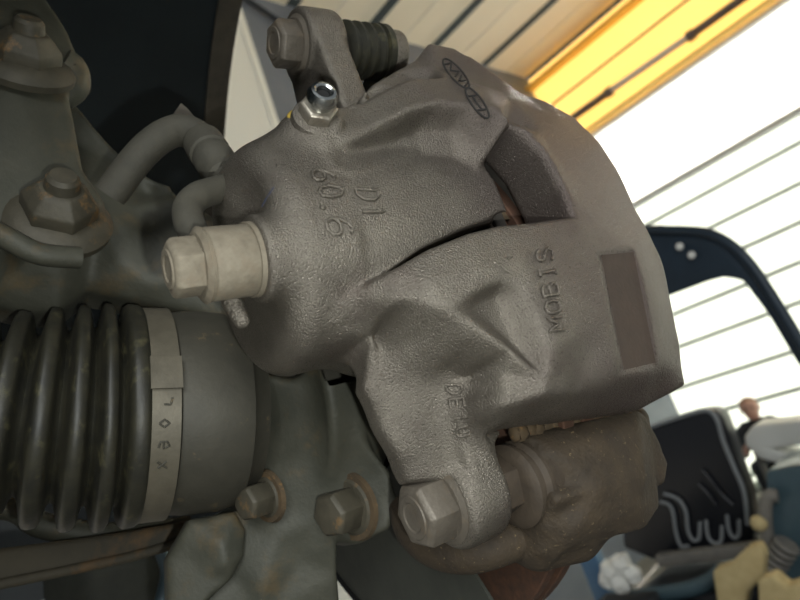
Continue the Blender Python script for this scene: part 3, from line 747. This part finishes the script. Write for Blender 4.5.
# ------------------------------------------------------------------ suspension strut foot with its two nuts
strut = thing('suspension_strut', 'grey-green strut foot bracket with two large flanged nuts', 'suspension strut', V(30, 240, y=-66))
sp_ = [(-20, -10, -76), (40, -12, -76), (66, 28, -74), (76, 52, -74), (78, 78, -72), (68, 94, -70), (74, 125, -68), (82, 168, -66), (104, 200, -64), (108, 232, -62), (80, 254, -60), (30, 246, -58), (-20, 226, -60),
       (20, 60, -66), (30, 120, -64), (40, 180, -62), (60, 215, -60)]
g, s = relief_solid(sp_, [], list(range(13)), 8, 1.2, 2.0, .5, 4.)
mk_big('strut_plate', surface_nets(g, s), M['knuckle'], strut)
mk('plate_lip', tube(spline([V(-20, 224, y=-54), V(10, 240, y=-52), V(40, 254, y=-53), V(80, 258, y=-56)]), [4.2]*25, 14), M['knuckle'], strut, 80)
def nut(px, py, y, d, s_):
    d = np.array(d, float); d /= np.linalg.norm(d); p = V(px, py, y=y)
    n_ = mk('flange_nut', join(lathe(p-d*10*s_, d, [(0, 18.5*s_), (3*s_, 19*s_), (6*s_, 16.5*s_), (8*s_, 12.5*s_)], 36),
                               bevel(lathe(p-d*3*s_, d, [(0, 13.4*s_), (6*s_, 13.2*s_), (11*s_, 9.0*s_), (12*s_, 7.6*s_)], 6, .4), 1.4, 3, 12)), M['knuckle_bolt'], strut, 30)
    mk('bolt_end', lathe(p+d*8*s_, d, [(0, 6.2*s_), (5*s_, 5.6*s_), (6.5*s_, 4.4*s_), (6.7*s_, .05)], 24), M['knuckle_bolt'], n_, 30)
    return n_
nut(60, 206, -56, (.10, .90, .30), 1.05)
nut(28, 52, -62, (.12, .85, .45), 1.0)
mk('strut_tube', tube([V(-60, 150, y=-120), V(-72, 60, y=-140), V(-80, 10, y=-152)], 27, 28), M['liner'], strut, 80)
mk('nut_boss', tube(spline([V(62, 62, y=-72), V(72, 70, y=-74), V(73, 86, y=-76), V(60, 96, y=-78)]), 7, 14), M['knuckle'], strut, 80)

# ------------------------------------------------------------------ lower control arm
ca = [V(-40, 553, y=-190), V(60, 540, y=-180), V(130, 530, y=-170), V(200, 518, y=-160), V(200, 537, y=-160), V(130, 557, y=-170), V(60, 572, y=-180), V(-40, 592, y=-190)]
arm_t = thing('wishbone', 'rusty pressed steel lower wishbone under the drive shaft boot', 'wishbone', V(80, 570, y=-180))
mk('pressed_shell', bevel(prism(ca, (-10, -46, 0)), 3, 3), M['arm'], arm_t, 40)
mk('pressed_flange', tube(ca[4:8], 2.6, 10), M['arm'], arm_t, 60)
tr_ = tube(spline([V(-40, 505, y=-200), V(5, 507, y=-200), V(22, 512, y=-200), V(45, 526, y=-198), V(110, 535, y=-195), V(190, 528, y=-190)]), 6.5, 14)
o = tag(mk('anti_roll_link', tr_, M['knuckle'], None, 80), 'thin curved grey link bar behind the ribbed boot', 'link bar')

# ------------------------------------------------------------------ wheel arch liner
lin = thing('wheel_arch_liner', 'black plastic wheel arch liner curving over the strut', 'wheel arch', (0, -420, 60))
def arch(R, x0, x1, a0, a1, n=40, th=3.):
    pts = []
    for k in range(n+1):
        a = math.radians(a0+(a1-a0)*k/n)
        pts.append((WC[1]+R*math.cos(a), WC[2]+R*math.sin(a)))
    poly = [(x0, p[0], p[1]) for p in pts]+[(x0, WC[1]+(p[0]-WC[1])*(1+th/R), WC[2]+(p[1]-WC[2])*(1+th/R)) for p in pts[::-1]]
    return prism(poly, (x1-x0, 0, 0))
mk('liner_skin', arch(345, -260, 112, 40, 190), M['liner'], lin, 40)
mk('liner_flange', arch(343, 112, 131, 60, 175, th=6.), M['liner_edge'], lin, 40)
for k, a in enumerate((118, 133)):
    aa = math.radians(a); c_ = np.array([10+k*30, WC[1]+343*math.cos(aa), WC[2]+343*math.sin(aa)])
    mk('liner_clip', lathe(c_, (0, -math.cos(aa), -math.sin(aa)), [(0, 8), (2, 8), (4, 5), (4.2, .05)], 20), M['liner_edge'], lin, 40)

# ------------------------------------------------------------------ what shows under the car
sf = thing('subframe', 'dark grey-green pressed subframe below the wishbone', 'subframe', V(140, 620, y=-370))
mk('subframe_shell', bevel(prism([V(84, 552, y=-370), V(182, 534, y=-370), V(215, 560, y=-370), V(215, 660, y=-370), V(92, 660, y=-370)], (-30, -40, 0)), 8, 3), M['shield'], sf, 40)
mk('brake_pipe', tube(spline([V(160, 548, y=-355), V(167, 570, y=-355), V(164, 590, y=-355), V(158, 612, y=-355)]), 5, 12), M['bluepipe'], sf, 80)
lf = thing('lift_post', 'pale grey lift post beyond the rusty wishbone', 'lift post', V(60, 600, y=-1500))
lc = V(62, 600, y=-1500); fz0 = -H0*1000
mk('post_column', bevel(box((lc[0], lc[1], (fz0+1600)/2), (75, 60, (1600-fz0)/2)), 10, 2), M['postgrey'], lf, 40)
mk('post_foot', bevel(box((lc[0], lc[1], fz0+12), (190, 190, 11)), 4, 1), M['postgrey'], lf, 40)

# unseen panel in place of the inner wing, added to block ambient light
iw = thing('wing_light_block', 'unseen dark panel above the wheel, added to block ambient light', 'light blocker', (-262, -99, -40))
mk('light_block_panel', bevel(prism([(-270, -440, -60), (-270, 250, -60), (-270, 330, 330), (-270, -440, 330)], (8, 0, 0)), 2, 1), M['liner'], iw, 30)
# ------------------------------------------------------------------ the workshop
NW = np.array([.98, -.18, 0]); NW /= np.linalg.norm(NW); EW = np.array([-NW[1], NW[0], 0])
KW = 2.0
def Q(nd, e, z): return CAM+KW*(NW*nd+EW*e+np.array([0, 0, z]))          # wall coordinates in half millimetres, measured from the camera
def Bp(px, py, nd): r = ray(px, py); return CAM+r*(nd/(r@NW))
def wbox(n0, n1, e0, e1, z0, z1):
    return box(Q((n0+n1)/2, (e0+e1)/2, (z0+z1)/2), (KW*(n1-n0)/2, KW*(e1-e0)/2, KW*(z1-z0)/2), [NW, EW, [0, 0, 1]])
FL = -(CAM[2]+H0*1000)/KW
M['concrete'] = mat('workshop_concrete', (128, 126, 120), (104, 102, 98), 3, .8, 0, .2, 60)
M['steel_grey'] = mat('frame_steel', (140, 150, 146), None, rough=.6)
M['beige'] = mat('beige_ceiling_sheet', (248, 243, 232), (242, 236, 226), 4, .6)
M['gap'] = mat('ceiling_gap', (58, 68, 74), None, rough=.7)
M['yellow'] = mat('yellow_beam_paint', (244, 204, 110), (232, 190, 96), 6, .5)
M['conduit'] = mat('conduit_grey', (128, 118, 112), (112, 104, 100), 10, .5)
M['bluegrey'] = mat('blue_grey_panel', (122, 128, 140), (112, 118, 130), 3, .6)
M['white'] = mat('white_paint', (245, 245, 240), None, rough=.5)
M['darkline'] = mat('dark_strip', (34, 40, 48), None, rough=.6)
def translucent(name, col, a=.65):
    m = bpy.data.materials.new(name); m.use_nodes = True; nt = m.node_tree; nt.nodes.remove(nt.nodes['Principled BSDF'])
    d = N(nt, 'ShaderNodeBsdfDiffuse', Color=rgb(col)); t = N(nt, 'ShaderNodeBsdfTranslucent', Color=rgb(col)); x = N(nt, 'ShaderNodeMixShader', Fac=a)
    nz = N(nt, 'ShaderNodeTexNoise', Scale=3.); r = N(nt, 'ShaderNodeMapRange', **{'To Min': a-.05, 'To Max': a+.05})
    nt.links.new(nz.outputs['Fac'], r.inputs['Value']); nt.links.new(r.outputs[0], x.inputs['Fac'])
    nt.links.new(d.outputs[0], x.inputs[1]); nt.links.new(t.outputs[0], x.inputs[2]); nt.links.new(x.outputs[0], nt.nodes['Material Output'].inputs['Surface'])
    return m
M['siding'] = translucent('translucent_white_sheet', (246, 250, 244))
M['pane'] = translucent('frosted_pane', (252, 252, 250), .75)
M['yellow_glow'] = translucent('yellow_glow_sheet', (252, 228, 172), .6)
E0, E1, CZ = -1900, 3000, 2316
flo = struct(mk('floor', wbox(-4000, 4100, E0-2000, 4500, FL-30, FL), M['concrete'], None, None), 'grey concrete workshop floor')
wr = struct(mk('wall_right', wbox(4012, 4024, E0, E1, FL, FL+60), M['steel_grey'], None, None), 'bright white translucent sheet wall with horizontal joints')
zs = [FL, -780, -575, -375, -170, 75, 280, 483, 680, 885, 1030]
sheet0 = None
for i in range(len(zs)-1):
    mk('siding_sheet', bevel(wbox(4000, 4010, E0+2, E1-2, zs[i]+10, zs[i+1]-10), 2, 1), M['siding'], wr, 30)
    if i: mk('joint_rail', wbox(4003, 4011, E0+2, E1-2, zs[i]-10, zs[i]+10), M['steel_grey'], wr, None)
# strip window over the siding
w1 = struct(mk('window_1', wbox(3990, 4030, E0, E1, 1034, 1066), M['white'], None, None), 'long frosted strip window glowing with daylight')
for k in range(2):
    a = E0+k*(E1-E0)/2
    mk('pane', wbox(4006, 4012, a+5, a+(E1-E0)/2-5, 1068, 1622), M['pane'], w1, None)
mk('window_head', wbox(3990, 4030, E0, E1, 1624, 1650), M['white'], w1, None)
# yellow crane beam along the eaves, made translucent to glow as if strongly lit
t1 = struct(mk('trim_1', wbox(3990, 4012, E0, E1, 1652, 2290), M['yellow_glow'], None, None), 'yellow eaves beam over the window, translucent so that it glows')
mk('beam_flange', wbox(3900, 3989, E0, E1, 2190, 2212), M['yellow'], t1, None)
mk('beam_flange', wbox(3930, 3989, E0, E1, 1655, 1672), M['yellow'], t1, None)
mk('cable_line', tube([Q(3975, E0, 2000), Q(3975, E1, 1985)], 18, 10), M['conduit'], t1, 80)
cnd = thing('conduit_pipe', 'grey conduit pipe with pale coupler running along the yellow beam', 'conduit', Q(3950, -800, 1750))
mk('pipe', tube([Q(3950, E0, 1812), Q(3950, -1380, 1800)], 52, 16), M['conduit'], cnd, 80)
mk('pipe', tube([Q(3950, -820, 1780), Q(3950, E1, 1700)], 52, 16), M['conduit'], cnd, 80)
mk('coupler', tube([Q(3950, -1400, 1801), Q(3950, -800, 1779)], 46, 16), M['white'], cnd, 80)
for e_ in (-1390, -815): mk('coupler_ring', tube([Q(3950, e_-22, 1800+(e_+1390)*-.037), Q(3950, e_+22, 1799+(e_+1390)*-.037)], 70, 18), M['conduit'], cnd, 40)
# ceiling: beige sheets with dark gaps; translucency added to brighten them
M['ceil_sheet'] = translucent('beige_translucent_sheet', (244, 236, 220), .12)
purl = [wbox(3962, 4030, E0, 1400, CZ+4, CZ+50)]+[wbox(4000-530*k-572, 4000-530*k-488, E0, 1400, CZ+4, CZ+50) for k in range(10)]
ceil = struct(mk('ceiling', join(*purl), M['gap'], None, None), 'beige sheet ceiling with dark purlins between the sheets')
for k in range(10):
    a = 4000-k*530
    mk('ceiling_sheet', bevel(wbox(a-494, a-36, E0, 1400, CZ-4, CZ), 2, 1), M['ceil_sheet'], ceil, 30)
    mk('seam', wbox(a-275, a-268, E0, 1400, CZ-8, CZ-4), M['beige'], ceil, None)
# blue grey end partition with a white post
def onE(px, py, e=E0): r = ray(px, py); s = KW*e/(r@EW); return CAM+r*s
pL, pR, pT = onE(228, 140), onE(277, 130), onE(237, 20)
nL, nR = (pL-CAM)@NW/KW, (pR-CAM)@NW/KW
nb0 = 760; nb1 = 4000
wb = struct(mk('wall_back', wbox(nR-2, nb1, E0-50, E0-5, FL, CZ+20), M['bluegrey'], None, None), 'blue grey end partition')
t2 = struct(mk('trim_2', wbox(nR-420, nR, E0-4, E0+30, FL, CZ), M['white'], None, None), 'white door post beside the end partition')
mk('post_lip', wbox(nR-40, nR-34, E0+30, E0+36, FL, CZ), M['white'], t2, None)
q0, q1 = onE(236, -8, E0+20), onE(292, 30, E0+20)
br = tag(mk('diagonal_brace', tube([q0, q1], 30, 4), M['darkline'], None, 20), 'dark diagonal brace across the blue grey partition', 'brace')
KW = 1.0; FL = -(CAM[2]+H0*1000)
# ------------------------------------------------------------------ utility vehicle with a seat, behind the caliper
M['navy'] = mat('dark_blue_steel', (38, 54, 68), (30, 44, 56), 8, .4, .2, 0)
M['blue'] = mat('blue_post_paint', (84, 122, 156), (74, 110, 144), 8, .4)
M['vinyl'] = mat('black_vinyl', (20, 22, 28), None, rough=.32)
M['piping'] = mat('grey_piping', (132, 136, 138), None, rough=.5)
M['teal'] = mat('grey_teal_panel', (74, 94, 102), (62, 82, 90), 4, .5)
M['foam'] = mat('yellow_foam', (206, 188, 140), (180, 160, 114), 14, .85, 0, .3, 120)
M['plastic_white'] = mat('white_plastic', (232, 232, 226), None, rough=.5)
M['skin'] = mat('skin', (228, 182, 162), (218, 170, 150), 30, .6)
M['dark_cloth'] = mat('dark_cloth', (44, 48, 52), (36, 40, 44), 20, .8)
M['grey_part'] = mat('grey_machine_part', (128, 124, 116), (104, 102, 98), 14, .6)
def slab(px, nd, thick, bev=12, seg=3):
    """an outline standing in a plane parallel to the right-hand wall, with real thickness"""
    return bevel(prism([Bp(p[0], p[1], nd) for p in px], NW*thick), bev, seg, 30)
ve = thing('utility_vehicle', 'blue utility vehicle with bent guard frame and black vinyl seat', 'vehicle', Q(2600, -1000, FL))
hoop = [(610, 226), (660, 225), (703, 227), (727, 237), (747, 255), (767, 283), (800, 337), (850, 425), (850, 452), (800, 368), (767, 313), (743, 281), (736, 279), (723, 277), (707, 281), (667, 296), (610, 312)]
fr = mk('guard_frame', join(slab(hoop, 2600, 40, 8), tube(spline([Bp(p[0], p[1]+5, 2590) for p in hoop[:8]], 5), 20, 14),
        tube([Bp(850, 437, 2600), Bp(905, 560, 2600), Q(2600, (Bp(905, 560, 2600)-CAM)@EW, FL+5)], 34, 14)), M['navy'], ve, 40)
for p in ((680, 246.5), (692, 255)): mk('bolt_head', lathe(Bp(p[0], p[1], 2568), -NW, [(0, 15), (6, 15), (10, 11), (10.2, .1)], 16), M['plastic_white'], fr, 40)
p_e = (Bp(596, 575, 2700)-CAM)@EW
mk('corner_post', bevel(wbox(2680, 2750, p_e-52, p_e+52, FL+1, -560), 8, 2), M['blue'], ve, 40)['label'] = 'blue painted steel corner post'
bk = [(618, 452), (634, 436), (655, 424), (690, 412), (711, 409), (721, 415), (729, 436), (738, 465), (749, 495), (753, 530), (752, 548), (700, 556), (650, 560), (622, 548)]
seat = mk('seat_backrest', slab(bk, 2720, 110, 30, 5), M['vinyl'], ve, 50); seat['label'] = 'black vinyl backrest with grey piping and stitched ribs'
mk('edge_piping', tube(spline([Bp(*p, 2712) for p in [(650, 427), (690, 414), (708, 411), (717, 420), (723, 440), (733, 465), (744, 492), (748, 525)]], 6), 9, 10), M['piping'], seat, 80)
for pl in ([(664, 494), (672, 496), (680, 501), (686, 512), (688, 530), (693, 540), (699, 538), (700, 522)], [(660, 502), (668, 504), (673, 512), (676, 532), (681, 546), (689, 546)],
           [(706, 520), (708, 536), (714, 543), (721, 541), (722, 526)], [(727, 515), (729, 530), (734, 538), (739, 534), (739, 520)], [(702, 470), (712, 482), (722, 495), (733, 505)], [(698, 484), (708, 494), (716, 505)]):
    mk('stitched_rib', tube(spline([Bp(*p, 2706) for p in pl], 5), 8, 8), M['piping'] if pl[0][1] > 490 else M['vinyl'], seat, 80)
mk('seat_cushion', bevel(box(Q(2560, (Bp(700, 565, 2560)-CAM)@EW, -905), (170, 250, 60), [NW, EW, [0, 0, 1]]), 35, 4), M['vinyl'], ve, 50)
mk('seat_frame', bevel(box(Q(2660, (Bp(715, 560, 2640)-CAM)@EW, -800), (30, 260, 26), [NW, EW, [0, 0, 1]]), 8, 2), M['grey_part'], ve, 40)
mk('pedestal', bevel(wbox(2480, 2740, -1560, -1260, FL+1, -960), 10, 2), M['dark_cloth'], ve, 40)
mk('body_panel', slab([(764, 472), (790, 466), (860, 462), (860, 700), (790, 700), (772, 560)], 2500, 300, 20), M['teal'], ve, 40)
mk('side_skirt', bevel(wbox(2480, 2800, -1900, -700, FL+120, -990), 10, 2), M['navy'], ve, 40)
lev = mk('control_lever', tube(spline([Bp(776, 566, 2480), Bp(768, 540, 2470), Bp(765, 515, 2460), Bp(768, 497, 2460), Bp(778, 496, 2465)], 5), 24, 12), M['grey_part'], ve, 80)
mk('knob', lathe(Bp(759, 523, 2440), -NW, [(-25, 10), (-18, 24), (0, 30), (18, 24), (25, 8)], 16), M['foam'], lev, 80)
cp_ = []
for k in range(5): cp_.append(lathe(Bp(773+k*3.4, 566-k*5.2, 2440), Bp(790, 540, 2440)-Bp(773, 566, 2440), [(-8, 40), (0, 46), (8, 40)], 18))
mk('lever_gaiter', join(*cp_), M['grey_part'], lev, 40)
mk('bent_tube', tube(spline([Bp(610, 600, 2400), Bp(650, 595, 2380), Bp(690, 589, 2380), Bp(712, 580, 2400), Bp(722, 570, 2420)], 6), 30, 14), M['teal'], ve, 80)
# loose things
o = tag(mk('foam_block', slab([(712, 571), (728, 566), (746, 549), (757, 546), (763, 556), (762, 580), (748, 592), (738, 640), (722, 640)], 2200, 70, 10), M['foam'], None, 40), 'yellow foam offcut standing in front of the seat', 'foam offcut')
o = tag(mk('foam_block', slab([(757, 581), (772, 576), (786, 588), (797, 584), (830, 592), (830, 640), (760, 640)], 2080, 70, 10), M['foam'], None, 40), 'larger yellow foam offcut lying by the teal panel', 'foam offcut')
wt = tag(mk('folding_table', slab([(744, 437), (752, 426), (800, 421), (850, 416), (850, 440), (800, 446), (768, 449), (800, 458), (850, 470), (850, 485), (800, 470), (760, 459), (746, 447)], 3000, 160, 10), M['plastic_white'], None, 40), 'white folding table top leaning open above the teal panel', 'table')
for px_ in (756, 775, 835):
    tp = Bp(px_, 452, 3080); mk('leg', tube([tp, np.array([tp[0], tp[1], CAM[2]+FL+1])], 14, 10), M['grey_part'], wt, 80)
# low platform at the front of the vehicle that carries the loose things
zb = Bp(618, 588, 2250)[2]-CAM[2]-46; zf = min(Bp(722, 640, 2200)[2], Bp(738, 640, 2200)[2], Bp(760, 640, 2080)[2], Bp(830, 640, 2080)[2])-CAM[2]
def e_of(px_, py_, nd_): return (Bp(px_, py_, nd_)-CAM)@EW
mk('front_platform', bevel(wbox(2040, 2470, e_of(600, 600, 2250)-150, e_of(850, 640, 2080)+60, FL+100, zf-2), 8, 2), M['navy'], ve, 40)
mk('battery_box', bevel(wbox(2170, 2330, e_of(603, 600, 2250)-40, e_of(640, 600, 2250)+40, zf-2, zb), 8, 2), M['dark_cloth'], ve, 40)
crumple = []
for (px, py, r) in ((612, 572, 46), (622, 564, 40), (632, 574, 36), (606, 580, 36), (620, 582, 44)):
    c = Bp(px, py, 2250); v, f = lathe(c, (0, 0, 1), [(-r, 2), (-r*.7, r*.7), (0, r), (r*.7, r*.7), (r, 2)], 9, random.random())
    crumple.append((v+np.random.uniform(-r*.2, r*.2, v.shape), f))
o = tag(mk('crumpled_bag', join(*crumple), M['plastic_white'], None, None), 'crumpled white plastic bag beside the blue post', 'plastic bag')
M['teal'].node_tree.nodes['Principled BSDF'].inputs['Roughness'].default_value = .3
# person sitting far back, mostly hidden behind the white sheet
hp = Bp(750, 409, 7000); fz = CAM[2]+FL
per = thing('person', 'person in dark clothes sitting with bare forearms behind the white folding table', 'person', (hp[0], hp[1], fz))
hp = np.array(hp); D = np.array([-.75, .35, 0]); D /= np.linalg.norm(D); S = np.array([-D[1], D[0], 0])
gp = Grid(hp-np.array([620, 620, 1000]), hp+np.array([420, 520, 220]), 14.)
def J(f_, s_, z_): return hp+D*f_+S*s_+np.array([0, 0, z_])
zh = fz-hp[2]    # floor height relative to head centre
sk = sd_cap(gp, J(0, 0, 25), 88, J(18, 0, -45), 68)
sk = smin(sk, sd_cap(gp, J(95, 0, -18), 12, J(80, 0, 5), 8), np.float32(10))
sk = smin(sk, sd_cap(gp, J(-10, 0, -70), 52, J(-20, 0, -160), 56), np.float32(20))
for sg in (-1, 1):
    sk = smin(sk, sd_cap(gp, J(90, sg*225, -400), 44, J(270, sg*120, -300), 32), np.float32(15))
    sk = smin(sk, sd_cap(gp, J(270, sg*120, -300), 34, J(345, sg*75, -270), 28), np.float32(12))
    for k in range(5): sk = smin(sk, sd_cap(gp, J(340, sg*75+(k-2)*14, -270), 12, J(400, sg*70+(k-2)*15, -262-abs(k-2)*6), 9), np.float32(6))
mk_big('body', surface_nets(gp, sk), M['skin'], per)
cl = sd_cap(gp, J(-25, 0, -200), 110, J(-40, 0, -520), 135)
for sg in (-1, 1):
    cl = smin(cl, sd_cap(gp, J(-25, sg*120, -180), 70, J(-10, sg*190, -230), 66), np.float32(40))
    cl = smin(cl, sd_cap(gp, J(-10, sg*190, -220), 64, J(90, sg*225, -400), 52), np.float32(20))
    cl = smin(cl, sd_cap(gp, J(-30, sg*90, -560), 92, J(380, sg*120, -520), 72), np.float32(40))
    cl = smin(cl, sd_cap(gp, J(380, sg*120, -520), 70, J(340, sg*120, zh+60), 48), np.float32(25))
    cl = smin(cl, sd_cap(gp, J(330, sg*120, zh+50), 45, J(450, sg*125, zh+40), 38), np.float32(20))
mk_big('clothing', surface_nets(gp, cl), M['dark_cloth'], per)
hr = np.maximum(sd_cap(gp, J(-8, 0, 34), 94, J(-30, 0, -10), 84), -(gp.z-np.float32(hp[2]+30))*.8-((gp.x-np.float32(hp[0]))*np.float32(-D[0])+(gp.y-np.float32(hp[1]))*np.float32(-D[1])))
mk_big('hair', surface_nets(gp, hr), mat('short_hair', (176, 132, 112), None, rough=.7), per)
for sg in (-1, 1):
    mk('eye', lathe(J(82, sg*30, 8), D, [(0, 9), (4, 7), (5, .1)], 10), M['dark_cloth'], per, 60)
    mk('ear', lathe(J(-5, sg*88, -5), S*sg, [(-6, 26), (4, 28), (8, 18), (9, .1)], 12), M['skin'], per, 60)
mk('mouth', tube([J(84, -22, -62), J(90, 0, -64), J(84, 22, -62)], 5, 8), M['skin'], per, 60)
stool = thing('stool', 'dark stool under the sitting person', 'stool', (hp[0], hp[1], fz))
mk('seat_disc', bevel(lathe(J(-30, 0, -690), (0, 0, 1), [(0, 170), (40, 170)], 28), 8, 2), M['dark_cloth'], stool, 40)
for k in range(3):
    a = k*2.094; mk('leg', tube([J(-30+90*math.cos(a), 90*math.sin(a), -690), J(-30+150*math.cos(a), 150*math.sin(a), zh+1)], 14, 10), M['grey_part'], stool, 60)
